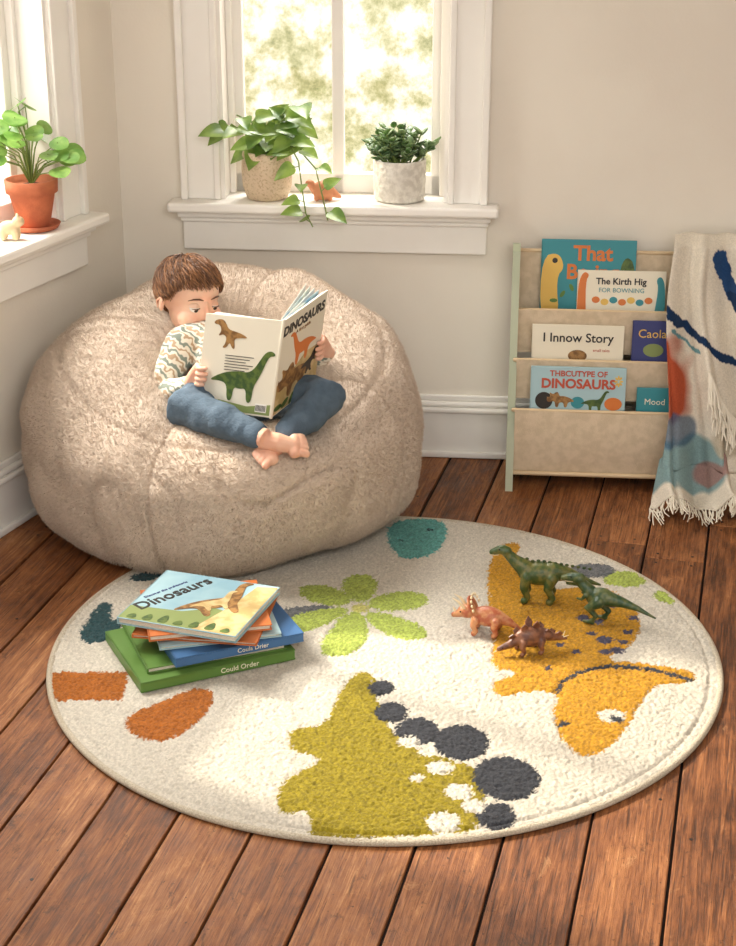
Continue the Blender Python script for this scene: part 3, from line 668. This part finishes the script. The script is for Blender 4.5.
def plants():
    zs=.8155; rng=random.Random(11)
    c=V((-.305,4.915,zs)); B=MB(); pm=mat('speckled_stoneware',C(216,194,164),.6,C(186,162,130),150,bump=.3,bscale=200,ramp=(.5,.66))
    B.lathe([(.052,0),(.062,.004),(.074,.04),(.077,.09),(.074,.135),(.071,.145),(.066,.145),(.066,.125),(.001,.123)],pm,Matrix.Translation(c),seg=48); B.lathe([(.066,.12),(.03,.127)],M_soil,Matrix.Translation(c),seg=24)
    top=c+V((0,0,.13))
    def vine(pts,n,ls):
        pts=[V(p) for p in pts]; P=[]
        for i in range(len(pts)-1):
            for k in range(6): P.append(pts[i].lerp(pts[i+1],k/6))
        P.append(pts[-1]); B.tube(P,.0022,M_stem,seg=6)
        for i in range(n):
            p=P[int((i+.6)/n*(len(P)-1))]; a=rng.uniform(0,2*pi); s=ls*rng.uniform(.75,1.15)
            d=V((math.cos(a),math.sin(a)*.5-.45,rng.uniform(-.2,.5))).normalized(); q=p+d*.02; B.tube([p,q],.0014,M_stem,seg=5); leaf(B,q,q+(d+V((0,0,-.35))).normalized()*s,V((0,-.7,1)),s*.85,L_p)
    for k in range(13):
        a=rng.uniform(0,2*pi); r=rng.uniform(.02,.12); e=top+V((r*math.cos(a)*1.15,r*math.sin(a)*.4-.03,rng.uniform(.03,.13))); vine([top+V((r*.2*math.cos(a),r*.2*math.sin(a),0)),top+(e-top)*.5+V((0,0,.04)),e],3,.074)
    vine([top,top+V((-.06,-.03,.07)),top+V((-.10,-.04,.10)),top+V((-.12,-.045,.06))],4,.072)
    vine([top,top+V((.04,-.03,.10)),top+V((.10,-.04,.15)),top+V((.13,-.05,.13))],5,.074)
    vine([top,top+V((.07,-.06,.05)),top+V((.10,-.10,.0)),top+V((.11,-.115,-.08)),top+V((.12,-.12,-.15)),top+V((.14,-.12,-.19))],8,.062)
    vine([top,top+V((.09,-.06,.04)),top+V((.15,-.10,-.02)),top+V((.17,-.115,-.10)),top+V((.185,-.12,-.17))],5,.058)
    B.finish('potted_pothos',origin=c)
    # jade
    c=V((.095,4.895,zs)); B=MB(); pw=mat('white_textured_pot',C(228,223,212),.7,C(206,200,188),60,bump=.6,bscale=90)
    B.lathe([(.066,0),(.074,.003),(.077,.01),(.079,.06),(.080,.118),(.078,.124),(.072,.124),(.071,.105),(.001,.103)],pw,Matrix.Translation(c),seg=48,fn=lambda a,z:1+.006*math.sin(a*22)); B.lathe([(.071,.102),(.03,.108)],M_soil,Matrix.Translation(c),seg=24)
    for k in range(40):
        a=rng.uniform(0,2*pi); r=rng.uniform(.0,.10); b0=c+V((r*.5*math.cos(a),r*.4*math.sin(a),.105)); e=c+V((r*1.15*math.cos(a),r*.62*math.sin(a)-.01,.140+rng.uniform(0,.085)*(1.2-r/.1)+.01)); B.tube([b0,e],[.003,.002],M_stem,seg=6)
        for q in range(8):
            p=b0.lerp(e,.4+.6*q/7); aa=rng.uniform(0,2*pi); d=V((math.cos(aa),math.sin(aa),rng.uniform(.2,1))).normalized(); B.ell(p+d*.016,(.017,.0105,.004),L_j,seg=8,rings=6,R=d.to_track_quat('X','Z').to_matrix())
    B.finish('potted_jade_plant',origin=c)
    # coin plant on the left sill
    c=FL@V((-.462,.004,zs)); c.z=zs; B=MB(); tm=mat('terracotta',C(196,112,76),.8,C(178,98,66),20,bump=.15,bscale=200)
    B.lathe([(.058,0),(.066,.003),(.074,.016),(.068,.016),(.060,.008),(.001,.008)],tm,Matrix.Translation(c),seg=40)
    B.lathe([(.044,.0),(.046,.01),(.064,.096),(.072,.097),(.074,.132),(.067,.133),(.064,.117),(.001,.113)],tm,Matrix.Translation(c+V((0,0,.008))),seg=40); B.lathe([(.065,.115),(.02,.127)],M_soil,Matrix.Translation(c),seg=24)
    top=c+V((0,0,.122))
    for k in range(34):
        a=rng.uniform(0,2*pi); r=rng.uniform(.03,.145); h=.23-r*.80+rng.uniform(-.08,.03); e=top+V((r*math.cos(a)-.01,r*math.sin(a)*.8,h)); mid=top+V((r*.3*math.cos(a),r*.3*math.sin(a),h*.65)); B.tube([top,mid,e],[.0022,.0018,.0014],M_stem,seg=6)
        s=rng.uniform(.046,.070); d=V((math.cos(a),math.sin(a)-.4,-.2)).normalized(); leaf(B,e-d*s*.4,e+d*s*.6,V((.25,-.8,1)),s*.98,L_c,'round',.06,.12)
    B.finish('potted_coin_plant',origin=c)
    # little figurines
    B=MB(); cl=mat('clay_orange',C(212,140,100),.6); c=V((-.135,4.885,zs)); B.blob([E(c+V((0,0,.030)),(.034,.026,.030)),T([c+V((-.026,0,.034)),c+V((-.036,-.004,.048))],[.014,.011]),E(c+V((-.040,-.004,.052)),(.014,.011,.011)),T([c+V((.03,0,.022)),c+V((.05,0,.010))],[.014,.006])]+[T([c+V((sx,sy,.02)),c+V((sx,sy,.007))],[.009,.008]) for sx in (-.02,.02) for sy in (-.014,.014)],cl,voxel=.0025,smooth=3); B.finish('clay_dinosaur_figurine',origin=c)
    B=MB(); cl=mat('clay_cream',C(208,184,146),.7); c=FL@V((-.600,-.010,zs)); B.blob([E(c+V((0,0,.034)),(.030,.020,.020)),E(c+V((.026,-.004,.052)),(.017,.015,.015)),T([c+V((.026,-.008,.064)),c+V((.026,-.008,.070))],[.005,.004]),T([c+V((.022,.006,.064)),c+V((.022,.006,.070))],[.005,.004])]+[T([c+V((sx,sy,.025)),c+V((sx,sy,.009))],[.011,.010]) for sx in (-.017,.017) for sy in (-.010,.010)],cl,voxel=.0025,smooth=3); B.finish('ceramic_animal_figurine',origin=c)
plants()

# ---------------------------------------------------------------- reading child
M_skin=mat('skin',C(232,190,164),.5,C(226,174,148),12,sss=.2,spec=.35); M_lip=mat('lips',C(206,120,106),.45,sss=.2)
M_hair=mat('brown_hair',C(112,73,44),.45,C(82,52,32),40,spec=.4); M_ew=mat('eye_white',C(240,236,230),.2); M_ir=mat('iris',C(70,46,30),.15)
M_pants=mat('blue_cotton',C(84,102,118),.9,C(74,91,106),30,bump=.5,bscale=180,bdist=.004)
def sweater_mat():
    m=mat('patterned_knit',C(226,216,198),.95,None,bump=.5,bscale=320,bdist=.003,sheen=.2); nt=m.node_tree;N=nt.nodes;L=nt.links;p=N['Principled BSDF']
    tc=N.new('ShaderNodeTexCoord'); w=N.new('ShaderNodeTexWave'); w.bands_direction='DIAGONAL'; w.inputs['Scale'].default_value=11; w.inputs['Distortion'].default_value=4; w.inputs['Detail'].default_value=1; w.inputs['Detail Scale'].default_value=4; L.new(tc.outputs['Object'],w.inputs['Vector'])
    cr=N.new('ShaderNodeValToRGB'); e=cr.color_ramp.elements; e[0].color=C(132,142,130); e[0].position=.12; e[1].position=.24; e[1].color=C(230,222,206); q=e.new(.84); q.color=C(230,222,206); q=e.new(.93); q.color=C(182,156,126)
    L.new(w.outputs['Fac'],cr.inputs[0]); L.new(cr.outputs[0],p.inputs['Base Color']); return m
# open picture book geometry
St=V((-.208,3.90,.731)); Sb=V((-.248,3.93,.464)); A_=St-Sb; w1=V((-.206,.128,-.018)); w2=V((.105,.18,.029))
def child():
    g=group('reading_child',(-.35,4.15,.4)); sw=sweater_mat()
    hp=V((-.33,4.14,.455)); ch=V((-.415,4.275,.545)); nk=V((-.458,4.335,.590)); hd=V((-.490,4.355,.660))
    shR=V((-.505,4.240,.565)); elR=V((-.552,4.160,.450)); GR=St+w1-A_*.65; wrR=GR+V((-.036,.022,-.036))
    shL=V((-.340,4.335,.565)); elL=V((-.175,4.275,.51)); GL=St+w2-A_*.6; wrL=GL+V((.022,.060,-.034))
    # sweater
    B=MB(); B.blob([T([hp,(-.36,4.19,.50),ch,nk-V((0,0,.01))],[.088,.092,.084,.042]),T([shR+V((.03,.02,.0)),shL-V((.03,.02,0))],[.053,.053]),
        T([shR,(shR+elR)/2+V((-.006,0,0)),elR,elR.lerp(wrR,.5),elR.lerp(wrR,.86)],[.050,.044,.038,.032,.025]),T([shL,elL,elL.lerp(wrL,.5),elL.lerp(wrL,.86)],[.048,.038,.031,.025])],sw,voxel=.006,smooth=6)
    for el,wr in ((elR,wrR),(elL,wrL)): B.tube([el.lerp(wr,.80),el.lerp(wr,.93)],[.0245,.0235],sw,seg=20)
    F=frame(nk+V((.003,-.006,.004)),(1,.2,0),(0,.9,.5)); 
    vs,fs=[],[]
    for i in range(28):
        a=2*pi*i/28
        for k in range(8): q=2*pi*k/8; r=.040+.008*math.cos(q); vs.append((r*math.cos(a),r*math.sin(a),.009*math.sin(q)))
    for i in range(28):
        for k in range(8): fs.append((i*8+k,((i+1)%28)*8+k,((i+1)%28)*8+(k+1)%8,i*8+(k+1)%8))
    B.add(vs,fs,sw,F,True)
    B.finish('sweater',g)
    # trousers, legs crossed
    hR=hp+V((-.055,-.02,-.02)); hL=hp+V((.055,.02,-.02)); knR=V((-.480,4.025,.462)); anR=V((-.262,3.868,.432)); knL=V((-.108,3.99,.495)); anL=V((-.215,3.925,.418))
    B=MB(); B.blob([E(hp+V((0,0,-.02)),(.098,.088,.075)),T([hR,(hR+knR)/2+V((-.01,-.01,.015)),knR,(knR+anR)/2+V((0,-.004,.004)),knR.lerp(anR,.86)],[.068,.064,.056,.047,.035]),
        T([hL,(hL+knL)/2+V((0,0,.01)),knL,(knL+anL)/2,knL.lerp(anL,.86)],[.068,.062,.056,.048,.035])],M_pants,voxel=.006,smooth=6)
    B.tube([knR.lerp(anR,.80),knR.lerp(anR,.90)],[.035,.033],M_pants,seg=20); B.tube([knL.lerp(anL,.80),knL.lerp(anL,.90)],[.035,.033],M_pants,seg=20)
    ob=B.finish('trousers',g)
    tx=bpy.data.textures.new('folds','CLOUDS'); tx.noise_scale=.045
    for o_ in (ob,bpy.data.objects['sweater']):
        dm=o_.modifiers.new('folds','DISPLACE'); dm.texture=tx; dm.strength=.014; dm.mid_level=.5
    # bare feet
    def foot(an,d,up,side,shin):
        d=V(d).normalized(); up=V(up); up=(up-d*up.dot(d)).normalized(); x=d.cross(up)*side
        f=lambda a,b,c: an+x*a+d*b+up*c
        P=[T([an+shin*.05,an,f(0,0,-.012)],[.026,.026,.024]),E(f(0,-.014,-.020),(.023,.023,.021)),T([f(0,-.005,-.015),f(.003,.035,-.014),f(.006,.075,-.022)],[.026,.025,.019]),T([f(-.014,.074,-.024),f(.020,.078,-.022)],[.015,.018])]
        for k,(o,l,r) in enumerate(((.022,.030,.0105),(.006,.028,.0078),(-.005,.025,.0072),(-.015,.021,.0068),(-.024,.016,.0064))): P.append(T([f(o,.078,-.024),f(o,.078+l*.6,-.021),f(o,.078+l,-.027)],[r,r,r*.95],10))
        return P
    B=MB(); B.blob(foot(anR,(1,-.12,-.05),(.05,-.75,.66),1,(knR-anR).normalized()),M_skin,voxel=.0026,smooth=2)
    B.blob(foot(anL,(-.50,-.85,-.12),(.25,-.35,.9),-1,(knL-anL).normalized()),M_skin,voxel=.0026,smooth=2); B.finish('feet',g)
    # hands gripping the cover edges: fingers outside, thumb inside
    def hand(G,wr,w,n,el):
        e=A_.normalized(); P=[T([wr.lerp(el,.35),wr],[.020,.018],12)]
        for k,(o,l) in enumerate(((.023,.023),(.008,.027),(-.007,.025),(-.021,.019))):
            kn=G+e*o-w*.010-n*.002; mid=G+e*(o*1.02)+w*.005+n*.0115; tip=G+e*(o*1.05)+w*l+n*.0080
            P+=[T([wr,wr.lerp(kn,.6),kn],[.0150,.0135,.0105],10),T([kn,mid,mid.lerp(tip,.5)+n*.002,tip],[.0080,.0074,.0068,.0060],10)]
        th=G+e*.012+w*.020-n*.016; P.append(T([wr.lerp(G,.35)-n*.008,G-w*.004-n*.016+e*.006,th],[.012,.0095,.0078],10)); return P
    n1=A_.cross(w1).normalized(); n2=w2.cross(A_).normalized()
    B=MB(); B.blob(hand(GR,wrR,(-w1).normalized(),n1,elR),M_skin,voxel=.0019,smooth=2); B.blob(hand(GL,wrL,(-w2).normalized(),n2,elL),M_skin,voxel=.0019,smooth=2); B.finish('hands',g)
    # head
    face=V((.60,-.78,-.10)).normalized(); up=V((.10,-.04,1)); up=(up-face*up.dot(face)).normalized(); yv=-face; xv=yv.cross(up)
    H=Matrix(((xv.x,yv.x,up.x,hd.x),(xv.y,yv.y,up.y,hd.y),(xv.z,yv.z,up.z,hd.z),(0,0,0,1)))@Matrix.Scale(1.08,4)
    Hi=H.inverted(); nl=Hi@nk; B=MB(); B.M=H
    P=[E((0,.012,.025),(.074,.088,.078),28,18),E((0,-.015,-.018),(.061,.066,.074),28,18),E((0,-.046,-.072),(.028,.026,.020)),E((.034,-.050,-.034),(.028,.025,.026)),E((-.034,-.050,-.034),(.028,.025,.026)),
       E((0,-.087,-.024),(.0100,.012,.0090)),T([(0,-.074,.008),(0,-.085,-.020)],[.007,.0078]),E((.009,-.080,-.026),(.006,.007,.006)),E((-.009,-.080,-.026),(.006,.007,.006)),E((0,-.074,-.052),(.019,.010,.009)),T([(0,.012,-.05),tuple(nl)],[.040,.038])]
    for s in (-1,1): P+=[E((s*.078,.012,-.006),(.007,.016,.023),R=Matrix.Rotation(s*.35,3,'Z'))]
    B.blob(P,M_skin,voxel=.0028,smooth=3)
    B.ell((0,-.0830,-.0485),(.0145,.0045,.0032),M_lip); B.ell((0,-.0825,-.0550),(.0125,.0050,.0036),M_lip)
    for s in (-1,1):
        c=V((s*.028,-.0640,.000)); B.ell(c,(.0130,.0130,.0130),M_ew); B.ell(c+V((0,-.0092,-.0046)),(.0060,.0042,.0060),M_ir); B.ell(c+V((0,-.0126,-.0056)),(.0030,.0015,.0030),M_eye)
        vs,fs=ell_geo(c,(.0142,.0142,.0142),24,20); keep=[f for f in fs if min(vs[i].z-c.z for i in f)>.0002]; B.add(vs,keep,M_skin,None,True)
        B.tube([c+V((.0147*math.sin(a),-.0148*math.cos(a)-.0006,.0000)) for a in [q*.25 for q in range(-4,5)]],[.0005,.0010,.0013,.0014,.0014,.0014,.0013,.0010,.0005],M_hair,seg=6)
        B.tube([(s*.012,-.0790,.021),(s*.024,-.0790,.0255),(s*.036,-.0725,.0245),(s*.046,-.0625,.019)],[.0014,.0024,.0022,.0008],M_hair,seg=8)
        B.tube([(s*.085,.010,.008),(s*.087,.020,-.002),(s*.085,.016,-.020)],[.002,.0024,.0015],M_skin,seg=6)
    B.finish('head',g)
    # hair
    B=MB(); B.M=H; rng=random.Random(5); Cc=V((0,.012,.025)); R_=V((.0765,.0905,.0805))
    def low(p):
        a=abs(math.atan2(p.x,-(p.y-.012)))  # 0 = front
        if a<.75: return .066
        if a<1.1: return .066-.036*(a-.75)/.35
        if a<1.9: return .030-.022*(a-1.1)/.8
        return .008-.073*min(1,(a-1.9)/.6)
    vs,fs=ell_geo(Cc,R_,48,36); keep=[f for f in fs if all(vs[i].z>low(vs[i])+.004 for i in f)]; B.add(vs,keep,M_hair,None,True)
    k0=V((.16,.40,1)).normalized(); hm=[M_hair,mat('hair_light',C(148,102,64),.42),mat('hair_dark',C(86,55,34),.45)]
    for i in range(3000):
        while True:
            d=V((rng.gauss(0,1),rng.gauss(0,1),rng.gauss(0,1))).normalized(); p=Cc+V((R_.x*d.x,R_.y*d.y,R_.z*d.z))
            if p.z>low(p)+.002: break
        pts=[];rad=[]; L_=rng.uniform(.040,.080); n=7; jit=V((rng.gauss(0,.34),rng.gauss(0,.34),rng.gauss(0,.34))); sw_=rng.uniform(.2,1.0); lift=rng.uniform(.02,.13)
        for k in range(n):
            q=k/(n-1); off=1.005+lift*math.sin(q*2.2); p=Cc+V((R_.x*d.x,R_.y*d.y,R_.z*d.z))*off
            if k>1 and p.z<low(p)-.010-.014*rng.random(): break
            pts.append(p); rad.append(.0017*(1-.8*q))
            t=(d*k0.dot(d)-k0); t=t.normalized() if t.length>.02 else V((rng.gauss(0,1),-1,0)).normalized()
            t=(t+k0.cross(d)*sw_+jit*.6).normalized(); d=(d+t*(L_/.085/(n-1))).normalized()
        if len(pts)>=3: B.tube(pts,rad[:len(pts)],hm[rng.choice((0,0,1,1,2))],seg=4,cap=False)
    B.finish('hair',g)
child()

def openbook():
    g=MB(); th=.0030; cov=mat('cover_cream',C(230,223,204),.4,spec=.4)
    n1=A_.cross(w1).normalized(); n2=w2.cross(A_).normalized()
    def slab(o,w,a,n,z0,z1,m,i0=0,i1=1,j0=0,j1=1):
        q=[o+w*i0-a*j0,o+w*i1-a*j0,o+w*i1-a*j1,o+w*i0-a*j1]; vs=[p+n*z0 for p in q]+[p+n*z1 for p in q]
        g.add(vs,[(0,1,2,3),(7,6,5,4),(0,4,5,1),(1,5,6,2),(2,6,7,3),(3,7,4,0)],m)
    slab(St,w1,A_,n1,-th,0,cov); slab(St,w2,A_,n2,-th,0,cov)
    g.tube([St-(n1+n2)*.002,Sb-(n1+n2)*.002],.0045,cov,seg=10)
    M_pb=mat('page_art_blue',C(92,140,170),.6,C(216,222,210),14)
    for k in range(5):
        slab(St,w1+(-n1)*(.004+.006*k),A_,n1,-th-.002-.0015*k,-th-.001-.0015*k,M_white,.02,.975,.02,.98)
        slab(St,w2+(-n2)*(.006+.012*k),A_,n2,-th-.002-.0015*k,-th-.001-.0015*k,M_pb if k%2 else M_white,.02,.975,-.0+.02-.012*k*.3,.98)
    h=A_.length; W1=w1.length; W2=w2.length
    F1=Matrix(((-w1.x/W1,A_.x/h,n1.x,0),(-w1.y/W1,A_.y/h,n1.y,0),(-w1.z/W1,A_.z/h,n1.z,0),(0,0,0,1))); c=St+w1*.5-A_*.5; F1.translation=c
    F2=Matrix(((w2.x/W2,A_.x/h,n2.x,0),(w2.y/W2,A_.y/h,n2.y,0),(w2.z/W2,A_.z/h,n2.z,0),(0,0,0,1))); c=St+w2*.5-A_*.5; F2.translation=c
    g.prism([(-.108,-.131),(.114,-.131),(.114,-.100),(.04,-.112),(-.05,-.102),(-.108,-.112)],.0002,.0005,K_sg,F1)
    art(g,SAU,.01,-.045,.200,K_g,F1,.0010); art(g,THE,-.036,.078,.115,K_br,F1,.0010,flip=True)
    for i in range(6): g.box((-.045,.025-i*.008,.0004),(.045-(i%3)*.012,.0268-i*.008,.0010),K_dg,F1)
    g.box((.068,-.124,.0004),(.103,-.100,.0010),M_white,F1)
    for i in range(8): g.box((.070+i*.004,-.121,.0006),(.072+i*.004,-.104,.0014),K_dg,F1)
    g.text('DINOSAURS',.036,K_dg,F2@Matrix.Translation((0,.088,.0006)),bold=.0012)
    g.text('A first guide',.014,K_br,F2@Matrix.Translation((0,.072,.0006)))
    g.prism([(-.104,-.133),(.104,-.133),(.104,-.01),(.03,-.005),(-.03,-.035),(-.104,-.05)],.0003,.0006,K_tan,F2)
    art(g,TRI,-.01,-.060,.175,K_br,F2,.0012,flip=True); art(g,SAU,.01,.015,.14,K_or,F2,.0014,flip=True); art(g,THE,.055,-.05,.09,K_dg,F2,.0016)
    for i in range(6): g.prism(oval(-.08+i*.033,-.118,.018,.008,12,i*.5),.0003,.0014,K_g,F2)
    g.finish('open_dinosaur_book',origin=(St+Sb)/2)
openbook()

# ---------------------------------------------------------------- light
w=bpy.data.worlds.new('sky'); SC.world=w; w.use_nodes=True; bg=w.node_tree.nodes['Background']; bg.inputs[0].default_value=(1.0,.975,.94,1); bg.inputs[1].default_value=1.35
s=bpy.data.lights.new('sun','SUN'); s.energy=5.2; s.angle=math.radians(2.2); s.color=(1,.89,.72); so=bpy.data.objects.new('sun',s); SC.collection.objects.link(so)
so.rotation_euler=V((.66,-.42,-.60)).to_track_quat('-Z','Y').to_euler(); so.location=(-3,6,4)
def area(name,loc,target,sx,sy,e,col=(1,.96,.90)):
    l=bpy.data.lights.new(name,'AREA'); l.shape='RECTANGLE'; l.size=sx; l.size_y=sy; l.energy=e; l.color=col; ob=bpy.data.objects.new(name,l); SC.collection.objects.link(ob)
    ob.location=loc; ob.rotation_euler=(V(target)-V(loc)).to_track_quat('-Z','Y').to_euler()
area('window_fill_back',FB@V((-.1,1.2,2.9)),FB@V((-.1,-1.2,.5)),1.4,1.0,150)  # added lamp outside, above the back window, to strengthen its daylight
area('window_fill_left',FL@V((-.95,1.2,2.9)),FL@V((-.95,-1.2,.5)),1.8,1.0,210)  # same kind of added lamp, unseen above the left window
area('room_fill_added',(.5,1.4,2.55),(.1,4.8,1.0),2.2,1.4,60,(1,.98,.95))  # added fill lamp out of view, raises the ambient level; no real fixture
